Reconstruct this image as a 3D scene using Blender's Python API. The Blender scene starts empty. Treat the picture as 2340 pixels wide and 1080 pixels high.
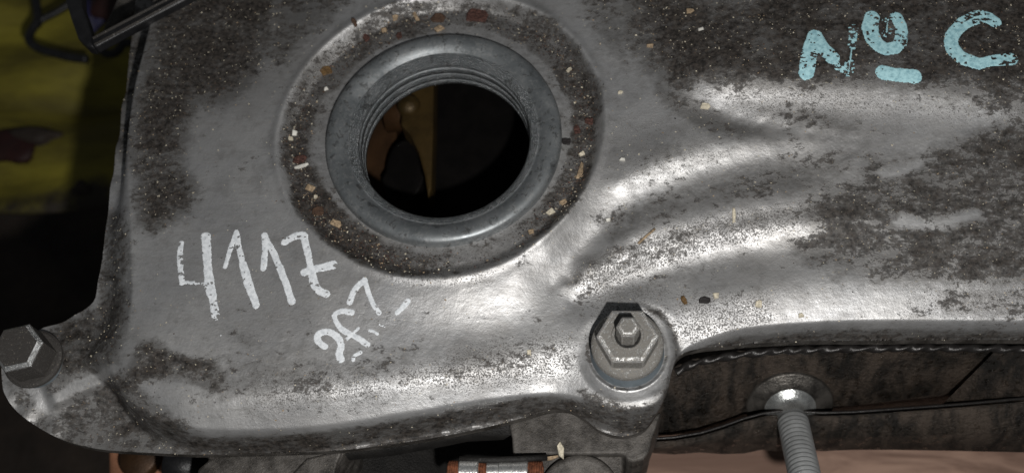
import bpy, bmesh, math, random
import numpy as np
from mathutils import Vector, Matrix
R = math.radians
random.seed(7); rng = np.random.default_rng(7)
S = 0.001                                   # everything below is written in millimetres

# ------------------------------------------------------------------ camera, world, lamp, exposure
F = 2700.0; W, H = 2340, 1080; DIST = 270.0
NADIR = (230.0, -1202.0)                    # where verticals meet, px from the picture centre (y up)
zc = -np.array([NADIR[0], NADIR[1], -F]); zc /= np.linalg.norm(zc)
xc = np.array([1., 0, 0]) - zc[0]*zc; xc /= np.linalg.norm(xc)
yc = np.cross(zc, xc)
Rm = np.array([xc, yc, zc])                 # world <- camera
CAM = -DIST*(Rm @ np.array([0, 0, -1.]))

def P(px, py, z=0.0):
    d = Rm @ np.array([(px-W/2)/F, -(py-H/2)/F, -1.])
    return CAM + d*((z-CAM[2])/d[2])
def proj(x, y, z):
    q = np.stack([np.asarray(x)-CAM[0], np.asarray(y)-CAM[1], np.asarray(z)-CAM[2]], -1) @ Rm
    return W/2+F*q[..., 0]/-q[..., 2], H/2-F*q[..., 1]/-q[..., 2]

scene = bpy.context.scene
cd = bpy.data.cameras.new('camera'); cam = bpy.data.objects.new('camera', cd)
scene.collection.objects.link(cam); scene.camera = cam
M4 = Matrix.Identity(4)
for i in range(3):
    for j in range(3): M4[i][j] = Rm[i][j]
    M4[i][3] = CAM[i]*S
cam.matrix_world = M4
cd.sensor_width = 36; cd.lens = 36*F/W; cd.clip_start = 0.01; cd.clip_end = 20
cd.dof.use_dof = True; cd.dof.focus_distance = 0.262; cd.dof.aperture_fstop = cd.lens/2.8

w = bpy.data.worlds.new('World'); scene.world = w; w.use_nodes = True
w.node_tree.nodes['Background'].inputs[0].default_value = (0.9, 0.95, 1.0, 1)
w.node_tree.nodes['Background'].inputs[1].default_value = 0.055

ld = bpy.data.lights.new('phone_flash', 'POINT'); lamp = bpy.data.objects.new('phone_flash', ld)
scene.collection.objects.link(lamp)
LP = CAM + Rm @ np.array([25., -42., 4.])
lamp.location = [v*S for v in LP]
ld.energy = 2.75; ld.shadow_soft_size = 0.004; ld.color = (1.0, 0.985, 0.96)

scene.view_settings.view_transform = 'Standard'; scene.view_settings.look = 'None'
scene.view_settings.exposure = 0; scene.view_settings.gamma = 1

# ------------------------------------------------------------------ helpers
COL = scene.collection
def tag(o, label=None, cat=None, group=None, kind=None):
    if label: o['label'] = label
    if cat: o['category'] = cat
    if group: o['group'] = group
    if kind: o['kind'] = kind
    return o
def empty(name, loc, label, cat, group=None):
    o = bpy.data.objects.new(name, None); COL.objects.link(o); o.location = [v*S for v in loc]
    o.empty_display_size = .005
    return tag(o, label, cat, group)
def obj(name, verts, faces, mat, parent=None, smooth=True):
    """verts in world mm; linked below its parent without moving"""
    me = bpy.data.meshes.new(name)
    off = np.array(parent_world(parent)) if parent else np.zeros(3)
    me.from_pydata([tuple((np.array(v)*S - off)) for v in verts], [], [tuple(f) for f in faces])
    if isinstance(mat, (list, tuple)):
        for m in mat: me.materials.append(m)
    else: me.materials.append(mat)
    bm = bmesh.new(); bm.from_mesh(me); bmesh.ops.recalc_face_normals(bm, faces=bm.faces); bm.to_mesh(me); bm.free()
    if smooth: me.shade_smooth()
    o = bpy.data.objects.new(name, me); COL.objects.link(o)
    if parent: o.parent = parent
    return o
def parent_world(p):
    v = Vector((0, 0, 0))
    while p: v = v + p.location; p = p.parent
    return v
def sharp(o, deg=35):
    me = o.data; bm = bmesh.new(); bm.from_mesh(me)
    for e in bm.edges:
        if len(e.link_faces) == 2 and e.calc_face_angle(0) > R(deg): e.smooth = False
    bm.to_mesh(me); bm.free()
    return o
def bevel(o, width, seg=2):
    m = o.modifiers.new('edge', 'BEVEL'); m.width = width*S; m.segments = seg; m.limit_method = 'ANGLE'; m.angle_limit = R(40)
    return o
def lathe(profile, c, n=96, axis=None, wob=0.0, close=False):
    """profile [(r,h)], revolved round axis through c"""
    a = np.array(axis if axis is not None else (0, 0, 1.)); a = a/np.linalg.norm(a)
    u = np.cross(a, (0, 1, 0.02)); u /= np.linalg.norm(u); v = np.cross(a, u)
    V, Fc = [], []
    for k, (r, h) in enumerate(profile):
        for i in range(n):
            t = 2*math.pi*i/n
            rr = r + wob*math.sin(3*t+k)*.5
            V.append(np.array(c)+a*h+rr*(math.cos(t)*u+math.sin(t)*v))
    m = len(profile)
    for k in range(m-1):
        for i in range(n):
            j = (i+1) % n
            Fc.append((k*n+i, k*n+j, (k+1)*n+j, (k+1)*n+i))
    if close:
        Fc.append(tuple(range(n))); Fc.append(tuple(range((m-1)*n, m*n)))
    return V, Fc
def prism(poly, ztop, zbot):
    """poly: world (x,y) list; ztop float or list"""
    n = len(poly)
    zt = ztop if hasattr(ztop, '__len__') else [ztop]*n
    V = [(p[0], p[1], zt[i]) for i, p in enumerate(poly)]+[(p[0], p[1], zbot) for p in poly]
    Fc = [tuple(range(n)), tuple(range(2*n-1, n-1, -1))]+[(i, (i+1) % n, n+(i+1) % n, n+i) for i in range(n)]
    return V, Fc
def pxpoly(pts, z): return [P(x, y, z)[:2] for x, y in pts]
def tube(pts, r, n=10, rad=None):
    pts = [np.array(p, float) for p in pts]; V, Fc = [], []
    for i, p in enumerate(pts):
        t = pts[min(i+1, len(pts)-1)]-pts[max(i-1, 0)]; t /= np.linalg.norm(t)
        u = np.cross(t, (0.1, 0.2, 1)); u /= np.linalg.norm(u); v = np.cross(t, u)
        rr = rad[i] if rad is not None else r
        for k in range(n):
            a = 2*math.pi*k/n; V.append(p+rr*(math.cos(a)*u+math.sin(a)*v))
    for i in range(len(pts)-1):
        for k in range(n):
            Fc.append((i*n+k, i*n+(k+1) % n, (i+1)*n+(k+1) % n, (i+1)*n+k))
    Fc.append(tuple(range(n))); Fc.append(tuple(range((len(pts)-1)*n, len(pts)*n)))
    return V, Fc
def spline(pts, step=4):
    """Catmull-Rom through the points"""
    p = np.array(pts, float); p = np.vstack([2*p[0]-p[1], p, 2*p[-1]-p[-2]]); out = []
    for i in range(1, len(p)-2):
        for t in np.linspace(0, 1, step, endpoint=False):
            a, b, c, d = p[i-1], p[i], p[i+1], p[i+2]
            out.append(.5*((2*b)+(c-a)*t+(2*a-5*b+4*c-d)*t*t+(3*b-a-3*c+d)*t**3))
    out.append(p[-2]); return np.array(out)
def vnoise(x, y, scale, seed=0, octs=4):
    out = np.zeros_like(x); amp, tot = 1., 0.
    for o in range(octs):
        g = np.random.default_rng(seed*31+o).random((256, 256))
        X = x/scale*2**o+17.3*o+500; Y = y/scale*2**o+9.1*o+500
        xi = np.floor(X).astype(int); yi = np.floor(Y).astype(int); fx = X-xi; fy = Y-yi
        fx = fx*fx*(3-2*fx); fy = fy*fy*(3-2*fy)
        a = g[xi % 256, yi % 256]; b = g[(xi+1) % 256, yi % 256]; c = g[xi % 256, (yi+1) % 256]; d = g[(xi+1) % 256, (yi+1) % 256]
        out += amp*((a*(1-fx)+b*fx)*(1-fy)+(c*(1-fx)+d*fx)*fy); tot += amp; amp *= .55
    return out/tot
def seg_dist(x, y, poly, closed=False):
    d = np.full(x.shape, 1e9); n = len(poly)
    for i in range(n if closed else n-1):
        ax, ay = poly[i]; bx, by = poly[(i+1) % n]; dx, dy = bx-ax, by-ay
        t = np.clip(((x-ax)*dx+(y-ay)*dy)/(dx*dx+dy*dy+1e-12), 0, 1)
        d = np.minimum(d, (x-ax-t*dx)**2+(y-ay-t*dy)**2)
    return np.sqrt(d)
def inside(x, y, poly):
    c = np.zeros(x.shape, bool); n = len(poly)
    for i in range(n):
        ax, ay = poly[i]; bx, by = poly[(i+1) % n]
        if ay == by: continue
        k = ((ay > y) != (by > y)) & (x < (bx-ax)*(y-ay)/(by-ay)+ax)
        c ^= k
    return c
def sdf(x, y, poly):
    d = seg_dist(x, y, poly, True); return np.where(inside(x, y, poly), d, -d)
def sstep(a, b, x):
    t = np.clip((x-a)/(b-a), 0, 1); return t*t*(3-2*t)
def smin(a, b, k):
    h = np.clip(.5+.5*(b-a)/k, 0, 1); return b*(1-h)+a*h-k*h*(1-h)
def smax(a, b, k): return -smin(-a, -b, k)

# ------------------------------------------------------------------ materials
class N:
    def __init__(s, name):
        s.m = bpy.data.materials.new(name); s.m.use_nodes = True; s.t = s.m.node_tree
        s.b = s.t.nodes['Principled BSDF']; s.out = s.t.nodes['Material Output']
        tc = s.t.nodes.new('ShaderNodeTexCoord'); mp = s.t.nodes.new('ShaderNodeMapping')
        mp.inputs['Scale'].default_value = (1000, 1000, 1000)
        s.t.links.new(tc.outputs['Object'], mp.inputs['Vector']); s.co = mp.outputs[0]
    def val(s, v): return v
    def link(s, a, sock):
        if hasattr(a, 'is_output'): s.t.links.new(a, sock)
        else: sock.default_value = a
    def math(s, op, a, b=0.0, c=None, clamp=False):
        n = s.t.nodes.new('ShaderNodeMath'); n.operation = op; n.use_clamp = clamp
        s.link(a, n.inputs[0]); s.link(b, n.inputs[1])
        if c is not None: s.link(c, n.inputs[2])
        return n.outputs[0]
    def scaled(s, v):
        n = s.t.nodes.new('ShaderNodeMapping'); n.inputs['Scale'].default_value = v
        s.t.links.new(s.co, n.inputs['Vector']); return n.outputs[0]
    def noise(s, scale, detail=4, rough=.55, co=None, dist=0.0):
        n = s.t.nodes.new('ShaderNodeTexNoise'); n.inputs['Scale'].default_value = scale
        n.inputs['Detail'].default_value = detail; n.inputs['Roughness'].default_value = rough; n.inputs['Distortion'].default_value = dist
        s.t.links.new(co or s.co, n.inputs['Vector']); return n.outputs['Fac']
    def voro(s, scale, out='Distance', rnd=1.0):
        n = s.t.nodes.new('ShaderNodeTexVoronoi'); n.inputs['Scale'].default_value = scale; n.inputs['Randomness'].default_value = rnd
        s.t.links.new(s.co, n.inputs['Vector']); return n.outputs[out]
    def step(s, x, a, b):
        n = s.t.nodes.new('ShaderNodeMapRange'); n.interpolation_type = 'SMOOTHSTEP'
        n.inputs['From Min'].default_value = a; n.inputs['From Max'].default_value = b
        s.link(x, n.inputs['Value']); return n.outputs[0]
    def rng(s, x, a, b, c, d):
        n = s.t.nodes.new('ShaderNodeMapRange')
        for k, v in zip(('From Min', 'From Max', 'To Min', 'To Max'), (a, b, c, d)): n.inputs[k].default_value = v
        s.link(x, n.inputs['Value']); return n.outputs[0]
    def mix(s, f, a, b):
        n = s.t.nodes.new('ShaderNodeMix'); n.data_type = 'RGBA'
        s.link(f, n.inputs[0])
        for v, i in ((a, 6), (b, 7)): s.link((*v, 1) if isinstance(v, tuple) and len(v) == 3 else v, n.inputs[i])
        return n.outputs[2]
    def mixf(s, f, a, b):
        n = s.t.nodes.new('ShaderNodeMix'); s.link(f, n.inputs[0]); s.link(a, n.inputs[2]); s.link(b, n.inputs[3]); return n.outputs[0]
    def attr(s, name):
        n = s.t.nodes.new('ShaderNodeAttribute'); n.attribute_name = name; return n.outputs['Fac']
    def bump(s, h, dist, strength=1.0, prev=None):
        n = s.t.nodes.new('ShaderNodeBump'); n.inputs['Distance'].default_value = dist*S; n.inputs['Strength'].default_value = strength
        s.link(h, n.inputs['Height'])
        if prev: s.t.links.new(prev, n.inputs['Normal'])
        return n.outputs[0]
    def set(s, **k):
        for a, v in k.items():
            a = {'color': 'Base Color', 'metal': 'Metallic', 'rough': 'Roughness', 'spec': 'Specular IOR Level', 'normal': 'Normal', 'coat': 'Coat Weight'}[a]
            s.link((*v, 1) if isinstance(v, tuple) and len(v) == 3 else v, s.b.inputs[a])
        return s.m

def plain(name, col, rough=.6, metal=0.0, var=.3, scale=.25, bump=.15, bscale=2.0, spec=.4):
    n = N(name); f = n.noise(scale, 6, .6); g = n.noise(bscale, 5, .6)
    lo = tuple(c*(1-var) for c in col); hi = tuple(min(1, c*(1+var)) for c in col)
    return n.set(color=n.mix(n.step(f, .3, .7), lo, hi), rough=n.rng(g, .3, .7, rough*.8, min(1, rough*1.2)), metal=metal, spec=spec,
                 normal=n.bump(g, bump))

def cover_material():
    n = N('cast_aluminium_dirty')
    dirt, speck = n.attr('dirt'), n.attr('speck')
    st = n.scaled((.75, 1.15, 1))
    f1 = n.noise(.14, 8, .68, st, .5); f2 = n.noise(.62, 7, .72, st, .3); f3 = n.noise(2.6, 4, .7)
    t = n.math('ADD', n.math('MULTIPLY', dirt, .92), n.math('MULTIPLY', n.math('SUBTRACT', f1, .5), 2.3))
    t = n.math('ADD', t, n.math('MULTIPLY', n.math('SUBTRACT', f2, .5), 2.5))
    t = n.math('ADD', t, n.math('MULTIPLY', n.math('SUBTRACT', f3, .5), .75))
    dm = n.math('ADD', n.math('MULTIPLY', n.step(t, .42, .58), .70), n.math('MULTIPLY', n.step(t, .5, 1.1), .30))
    # thin greyish film where the dirt thins out
    film = n.step(n.math('ADD', dirt, n.math('MULTIPLY', n.math('SUBTRACT', f2, .5), 1.2)), .0, .55)
    # dark pinhead specks
    s1 = n.noise(2.9, 4, .65); s2 = n.noise(1.1, 4, .65)
    thr = n.math('ADD', n.math('MULTIPLY', speck, .34), n.math('MULTIPLY', s2, .16))
    sm = n.math('MULTIPLY', n.step(n.math('ADD', s1, thr), .73, .86), .72)
    # light grains stuck in the dirt
    g1 = n.voro(3.2); gc = n.voro(3.2, 'Color')
    gm = n.math('MULTIPLY', n.step(g1, .22, .12), n.math('GREATER_THAN', gc, .88))
    gm = n.math('MULTIPLY', gm, n.math('MAXIMUM', dm, n.math('MULTIPLY', speck, .5)))
    big = n.noise(.05, 4, .6); mid = n.noise(.5, 6, .65, n.scaled((.35, 1.2, 1)))
    wide = n.noise(.018, 3, .5)
    alu = n.mix(n.step(big, .3, .7), (.46, .46, .465), (.56, .555, .55))
    alu = n.mix(n.math('MULTIPLY', n.step(mid, .42, .72), .40), alu, (.26, .25, .24))
    scr = n.noise(1.0, 5, .75, n.scaled((.12, 2.6, 1)), .3); blot = n.noise(.22, 6, .7)
    alu = n.mix(n.math('MULTIPLY', n.step(scr, .52, .70), .22), alu, (.72, .72, .71))
    alu = n.mix(n.math('MULTIPLY', n.step(blot, .48, .68), .34), alu, (.24, .232, .222))
    alu = n.mix(n.math('MULTIPLY', n.step(wide, .42, .66), .30), alu, (.30, .28, .26))
    alu = n.mix(n.math('MULTIPLY', film, .66), alu, (.135, .127, .118))
    dcol = n.mix(n.step(n.noise(.9, 7, .75), .36, .66), (.011, .0095, .0085), (.066, .056, .048))
    col = n.mix(dm, alu, dcol)
    col = n.mix(sm, col, (.040, .034, .029))
    col = n.mix(n.math('MULTIPLY', gm, .85), col, n.mix(gc, (.30, .24, .18), (.6, .58, .52)))
    cov = n.math('MAXIMUM', n.math('MAXIMUM', dm, sm), gm)
    metal = n.mixf(cov, .72, 0.12)
    rough = n.mixf(cov, n.rng(mid, .3, .7, .41, .54), .6)
    h = n.math('ADD', n.math('MULTIPLY', n.noise(1.6, 5, .65), .5), n.math('MULTIPLY', cov, .25))
    h = n.math('ADD', h, n.math('MULTIPLY', n.noise(.5, 4, .6), .55))
    h = n.math('ADD', h, n.math('MULTIPLY', n.noise(4.5, 3, .7), .22))
    return n.set(color=col, metal=metal, rough=rough, spec=.4, normal=n.bump(h, .12))

M = {}
M['cover'] = cover_material()
def neck_material():
    n = N('filler_neck_grey'); tx = n.attr('tex')
    f = n.noise(.12, 5, .6); g = n.noise(3.2, 3, .6); v = n.noise(3.6, 2, .6)
    col = n.mix(n.step(f, .3, .7), (.145, .158, .165), (.235, .248, .255))
    col = n.mix(n.math('MULTIPLY', n.step(n.noise(.9, 7, .75), .48, .64), .5), col, (.34, .34, .335))
    col = n.mix(n.math('MULTIPLY', n.step(n.noise(.45, 7, .75, None, .5), .53, .63), .65), col, (.035, .035, .033))
    h = n.math('MULTIPLY', v, tx); b1 = n.bump(h, .6)
    b2 = n.bump(n.noise(.6, 5, .6), .06, 1.0, b1)
    return n.set(color=col, metal=.55, rough=n.mixf(tx, n.rng(f, .3, .7, .36, .5), .26), spec=.5, normal=b2)
M['neck'] = neck_material()
def paint(name, col, dark):
    n = N(name); f = n.noise(1.0, 5, .7); g = n.noise(.3, 4)
    return n.set(color=n.mix(n.math('MULTIPLY', n.step(n.noise(2.2, 5, .75), .60, .70), .75), n.mix(n.step(f, .33, .62), dark, col), (.10, .095, .09)), rough=.7, spec=.25, normal=n.bump(f, .12))
M['white_paint'] = paint('white_paint_marker', (.86, .89, .92), (.62, .65, .68))
M['blue_paint'] = paint('pale_blue_paint_marker', (.47, .76, .81), (.26, .48, .54))
def bolt_material(name, clean, grime, amt, metal=.8):
    n = N(name); f = n.noise(1.6, 8, .78); g = n.noise(4.0, 4, .7); v = n.voro(2.4); vc = n.voro(2.4, 'Color')
    dm = n.step(n.math('ADD', f, n.math('MULTIPLY', g, .35)), .68-amt*.35, .80-amt*.35)
    gm = n.math('MULTIPLY', n.step(v, .26, .14), n.math('GREATER_THAN', vc, .78))
    col = n.mix(n.math('MULTIPLY', dm, .8), clean, grime); col = n.mix(n.math('MULTIPLY', gm, .7), col, (.5, .45, .36))
    cov = n.math('MAXIMUM', dm, gm)
    return n.set(color=col, metal=n.mixf(cov, metal, .15), rough=n.mixf(cov, .34, .65), normal=n.bump(n.math('ADD', g, n.math('MULTIPLY', cov, .3)), .16))
M['bolt'] = bolt_material('zinc_bolt_grimy', (.56, .555, .54), (.125, .11, .09), .36, .7)
M['bolt_dark'] = bolt_material('steel_bolt_dirty', (.17, .16, .15), (.022, .018, .015), .36)
M['bolt_edge'] = bolt_material('zinc_bolt_edge_highlight', (.80, .79, .77), (.25, .22, .18), .08, .9)  # lighter copy of the bolt zinc, painting a highlight along its bevels
M['bolt_steel'] = bolt_material('steel_bolt_chamfer', (.70, .71, .71), (.2, .19, .17), .05, .95)
M['sleeve'] = plain('blue_grey_rubber', (.115, .135, .15), .5, 0, .15, .4, .05)
M['black'] = plain('black_plastic', (.012, .012, .013), .42, 0, .3, .3, .1)
M['gasket'] = plain('black_rubber', (.022, .020, .019), .33, 0.3, .2, .3, .1)
def head_material():
    n = N('oily_brown_casting'); f = n.noise(.11, 8, .68, n.scaled((1.6, .6, .6)), .4); g = n.noise(.7, 6, .7)
    col = n.mix(n.step(f, .38, .64), (.011, .009, .007), (.075, .057, .044))
    gl = n.step(n.noise(.5, 5, .65), .55, .64)
    return n.set(color=col, metal=.3, rough=n.mixf(gl, .55, .12), spec=.5, normal=n.bump(g, .9))
M['head'] = head_material()
def cast_material():
    n = N('speckled_grey_casting'); f = n.noise(.2, 7, .65); g = n.noise(1.8, 4, .7); v = n.voro(2.7); vc = n.voro(2.7, 'Color')
    gm = n.math('MULTIPLY', n.step(v, .30, .13), n.math('GREATER_THAN', vc, .62))
    col = n.mix(n.step(f, .35, .65), (.035, .031, .027), (.12, .11, .10))
    col = n.mix(n.math('MULTIPLY', gm, .8), col, (.42, .37, .30))
    return n.set(color=col, metal=.35, rough=.55, normal=n.bump(n.math('ADD', g, gm), .2))
M['cast'] = cast_material()
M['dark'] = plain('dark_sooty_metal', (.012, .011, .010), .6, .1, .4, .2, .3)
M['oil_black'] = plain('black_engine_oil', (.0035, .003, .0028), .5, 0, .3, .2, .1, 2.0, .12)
M['washer'] = plain('grimy_washer', (.085, .078, .07), .36, .7, .6, .25, .15)
M['stud'] = plain('zinc_stud', (.44, .45, .45), .38, .55, .2, .2, .05)
M['collar'] = plain('worn_collar_steel', (.50, .51, .50), .28, .8, .3, .3, .08)
M['steel'] = plain('bright_steel', (.75, .75, .73), .3, .9, .12, .25, .06)
M['rust'] = plain('rust_brown', (.16, .055, .025), .75, .2, .5, .8, .4)
M['brass'] = plain('oily_brass', (.05, .031, .009), .5, .4, .3, .15, .1)
M['brown_oil'] = plain('oil_brown_metal', (.045, .022, .009), .5, .4, .4, .12, .1)
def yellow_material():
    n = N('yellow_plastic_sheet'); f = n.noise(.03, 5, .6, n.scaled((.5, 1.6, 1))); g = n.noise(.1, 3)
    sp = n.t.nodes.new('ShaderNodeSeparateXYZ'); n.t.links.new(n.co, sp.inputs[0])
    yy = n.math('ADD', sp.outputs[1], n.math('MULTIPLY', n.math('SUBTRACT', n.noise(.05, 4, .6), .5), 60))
    grime = n.step(yy, float(P(100, 400, -150)[1]), float(P(100, 520, -150)[1]))        # colour sinks into painted darkness at the lower hem, standing in for shade
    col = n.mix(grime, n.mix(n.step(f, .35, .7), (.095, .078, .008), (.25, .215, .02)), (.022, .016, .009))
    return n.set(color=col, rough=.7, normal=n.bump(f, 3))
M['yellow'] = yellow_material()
M['red'] = plain('dark_red_plastic', (.022, .005, .004), .6, 0, .3)
M['blue'] = plain('dark_blue_plastic', (.014, .013, .05), .6, 0, .3)
def wood_material():
    n = N('pale_brown_board'); f = n.noise(.07, 7, .65, n.scaled((.25, 1.5, 1)), 1.2)
    return n.set(color=n.mix(n.step(f, .35, .68), (.18, .105, .075), (.39, .25, .185)), rough=.7, normal=n.bump(f, .5))
M['wood'] = wood_material()
M['floor'] = plain('dark_brown_floor', (.028, .020, .015), .8, 0, .5, .03, .8, .3)
M['copper'] = plain('dull_copper', (.27, .125, .07), .55, .3, .3, .1)
CH = {'cream': plain('wood_chip_cream', (.60, .54, .42), .8, 0, .3, 1.6, .3), 'tan': plain('wood_chip_tan', (.34, .25, .16), .8, 0, .4, 1.6, .3),
      'white': plain('chip_white', (.70, .68, .62), .75, 0, .2, .8, .1), 'rust': plain('rust_flake', (.075, .034, .026), .75, 0, .6, 1.8, .5),
      'brown': plain('dark_brown_crumb', (.075, .042, .026), .7, 0, .4, .9, .3), 'black': plain('black_crumb', (.018, .015, .015), .6, 0, .4, .9, .3),
      'amber': plain('amber_crumb', (.13, .075, .028), .5, 0, .4, .9, .3)}

# ------------------------------------------------------------------ valve cover relief
HOLE = P(1013, 313, 0.0)[:2]
RING = 0.5*np.linalg.norm(P(745, 335, 0)-P(1283, 305, 0))
BOLT = P(1433, 803, -3.6)
SRF = [
 (330,-60,0),(330,50,0),(300,200,0),(300,400,0),(300,600,0),(305,740,-.4),(270,850,-2.2),(220,600,0),(220,300,0),(220,0,0),
 (450,-80,0),(450,50,0),(450,200,0),(450,350,0),(450,500,0),(450,650,0),(450,740,0),
 (600,-80,.3),(600,60,.4),(590,200,.7),(580,330,.7),(590,450,.6),(620,560,.5),(600,660,.1),(600,740,0),
 (760,640,.7),(760,710,.1),(900,640,.9),(900,690,.1),(1050,655,.7),(1050,705,-.7),(1180,620,.8),(1190,670,-1.1),(1200,715,-2.5),
 (1014,322,1.2),(900,250,1.2),(1150,250,1.5),(900,420,1.0),(1150,420,1.3),(760,-90,1.2),(1300,-90,3.2),
 # plateau with the blue letters
 (1440,-80,4.8),(1450,50,3.9),(1450,150,3.1),(1450,240,2.6),(1450,330,2.4),(1400,400,2.1),(1540,-80,6.0),(1560,60,5.4),(1545,160,4.5),(1540,230,3.3),
 (1700,-80,6.5),(1700,60,6.4),(1640,175,5.9),(1750,185,6.2),(1900,-80,6.5),(1900,60,6.4),(1900,185,6.2),(2100,-80,6.5),(2100,60,6.4),(2060,190,6.2),(2200,200,6.2),(2300,-80,6.5),(2300,60,6.4),(2360,215,6.2),(2480,220,6.2),(2480,0,6.5),
 (1500,300,2.5),(2480,220,6.2),
 (1600,462,.2),(1700,440,.6),(1800,430,.9),(1900,428,1.1),(2050,435,1.3),(2200,440,1.4),(2480,440,1.4),
 (1400,690,-3.8),(1550,642,-3.4),(1700,620,-2.9),(1850,610,-2.3),(2000,612,-1.8),(2150,618,-1.7),(2340,618,-1.6),(2480,618,-1.6),
 (1290,690,-3.0),
 # bolt boss
 (1345,730,-3.4),(1433,690,-3.2),(1525,730,-3.5),(1350,800,-3.7),(1433,800,-3.7),(1520,800,-3.8),(1433,870,-3.9),(1375,860,-3.9),(1490,860,-3.9),
 (1280,730,-3.1),(1275,790,-3.4),(1285,850,-5.2),(1270,885,-6.9),(1560,790,-5.8),
]
CURVES = [
 # the cover falling away towards its lower lip
 [(320,790,0),(430,805,-.1),(600,802,-.2),(750,782,-.4),(900,750,-.8),(1050,755,-1.8),(1150,757,-2.7),(1205,762,-3.0)],
 [(300,842,-.8),(430,862,-.7),(600,866,-.7),(750,852,-.9),(900,826,-1.3),(1050,812,-2.0),(1150,803,-2.8),(1210,806,-3.2)],
 [(305,885,-2.0),(420,916,-1.8),(520,923,-1.8),(600,917,-1.8),(750,904,-2.0),(900,883,-2.2),(1050,866,-2.9),(1150,850,-3.7),(1215,842,-4.3)],
 [(330,926,-3.4),(420,953,-3.7),(520,961,-4.0),(600,955,-4.1),(750,942,-4.3),(900,921,-4.3),(1050,902,-4.9),(1150,884,-5.6),(1220,875,-6.2)],
 # rim of the filler boss
 [(640,170,1.3),(700,80,1.5),(820,-10,1.8),(1000,-70,2.2),(1200,-30,2.6),(1330,60,2.7),(1395,200,2.3),(1390,330,2.1),(1335,428,2.0),(1297,498,1.9),
  (1245,560,1.6),(1130,598,1.3),(1010,618,1.2),(880,602,1.1),(780,555,1.0),(690,470,.9),(640,370,1.0),(620,270,1.1)],
 # slope below the blue letters: edge, middle, foot
 [(1600,170,5.9),(1660,185,6.1),(1760,188,6.2),(1900,187,6.3),(2060,192,6.3),(2200,202,6.3),(2360,217,6.3)],
 [(1600,216,4.4),(1660,228,4.1),(1740,240,3.95),(1850,250,3.9),(2000,262,3.9),(2200,268,4.0),(2360,280,4.2),(2480,282,4.2)],
 [(1640,236,3.8),(1740,264,3.5),(1850,290,3.3),(1950,305,3.1)],
 [(1580,250,3.2),(1640,258,2.9),(1740,284,2.5),(1850,306,2.45),(1950,318,2.7)],
 [(2050,308,3.1),(2200,310,3.3),(2360,315,3.5),(2480,316,3.5)],
 [(1420,412,2.4),(1500,380,2.6),(1600,346,2.75),(1700,324,2.8),(1800,314,2.75),(1900,318,2.75)],
 [(1420,456,.3),(1500,424,.55),(1600,390,.85),(1700,367,1.15),(1800,354,1.5),(1900,348,2.0),(2000,348,2.4),(2150,352,2.6),(2300,354,2.8),(2480,354,2.8)],
 [(1440,492,-.4),(1520,455,.0),(1620,422,.4),(1720,400,.8)],
 # second band
 [(1340,608,-.9),(1400,566,-.3),(1455,540,0),(1570,508,.25),(1700,478,.5),(1845,457,.75),(2000,455,.95)],
 [(1350,625,-1.75),(1400,590,-1.25),(1455,562,-.95),(1570,530,-.65),(1700,500,-.35),(1845,478,.2)],
 [(1290,655,-2.2),(1400,606,-1.25),(1500,566,-.9),(1600,541,-.7),(1700,523,-.5),(1822,508,-.1),(2000,505,.4)],
 [(1305,690,-3.9),(1400,645,-3.7),(1500,606,-3.3),(1600,580,-2.9),(1700,561,-2.5),(1822,545,-1.6),(2000,540,-.6),(2150,540,0),(2480,540,.1)],
 # flange band
 [(1560,692,-3.3),(1640,676,-3.1),(1700,668,-2.7),(1850,652,-2.4),(2000,645,-2.2),(2150,643,-2.1),(2340,645,-2.1),(2480,645,-2.1)],
 [(1570,764,-4.9),(1640,752,-4.7),(1700,742,-4.5),(1850,728,-4.4),(2000,725,-4.3),(2150,728,-4.3),(2340,732,-4.3),(2480,734,-4.3)],
 # bright flank of the boss running down to the flange bolt
 [(1374,474,.3),(1344,512,-.2),(1317,550,-.85),(1290,600,-1.7),(1264,652,-2.7)],
 [(1392,500,-.8),(1361,540,-1.5),(1336,584,-2.0),(1308,638,-2.8)],
]
SRF += [(2960, b_, c_) for a_, b_, c_ in SRF if a_ >= 2480]
for c_ in CURVES:
    if c_[-1][0] >= 2340: c_.append((2960,)+tuple(c_[-1][1:]))
    for i in range(len(c_)-1):
        a_, b_ = np.array(c_[i], float), np.array(c_[i+1], float); k_ = max(1, int(np.hypot(*(b_-a_)[:2])//38))
        SRF += [tuple(a_+(b_-a_)*j/k_) for j in range(k_)]
    SRF.append(c_[-1])
def rbf_fit(pts, lam=1.5):
    X = np.array([P(a, b, c) for a, b, c in pts]); xy, z = X[:, :2]/50., X[:, 2]; n = len(xy)
    r2 = ((xy[:, None]-xy[None])**2).sum(-1); K = .5*r2*np.log(r2+1e-12)
    A = np.zeros((n+3, n+3)); A[:n, :n] = K+lam*1e-3*np.eye(n); Pm = np.c_[np.ones(n), xy]; A[:n, n:] = Pm; A[n:, :n] = Pm.T
    wgt = np.linalg.solve(A, np.r_[z, 0, 0, 0]); return xy, wgt
RX, RW = rbf_fit(SRF)
def rbf(x, y):
    sh = x.shape; q = np.c_[x.ravel(), y.ravel()]/50.; out = np.empty(len(q)); n = len(RX)
    for i in range(0, len(q), 20000):
        c = q[i:i+20000]; r2 = ((c[:, None]-RX[None])**2).sum(-1)
        out[i:i+20000] = (.5*r2*np.log(r2+1e-12)) @ RW[:n]+RW[n]+c @ RW[n+1:]
    return out.reshape(sh)

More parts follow.
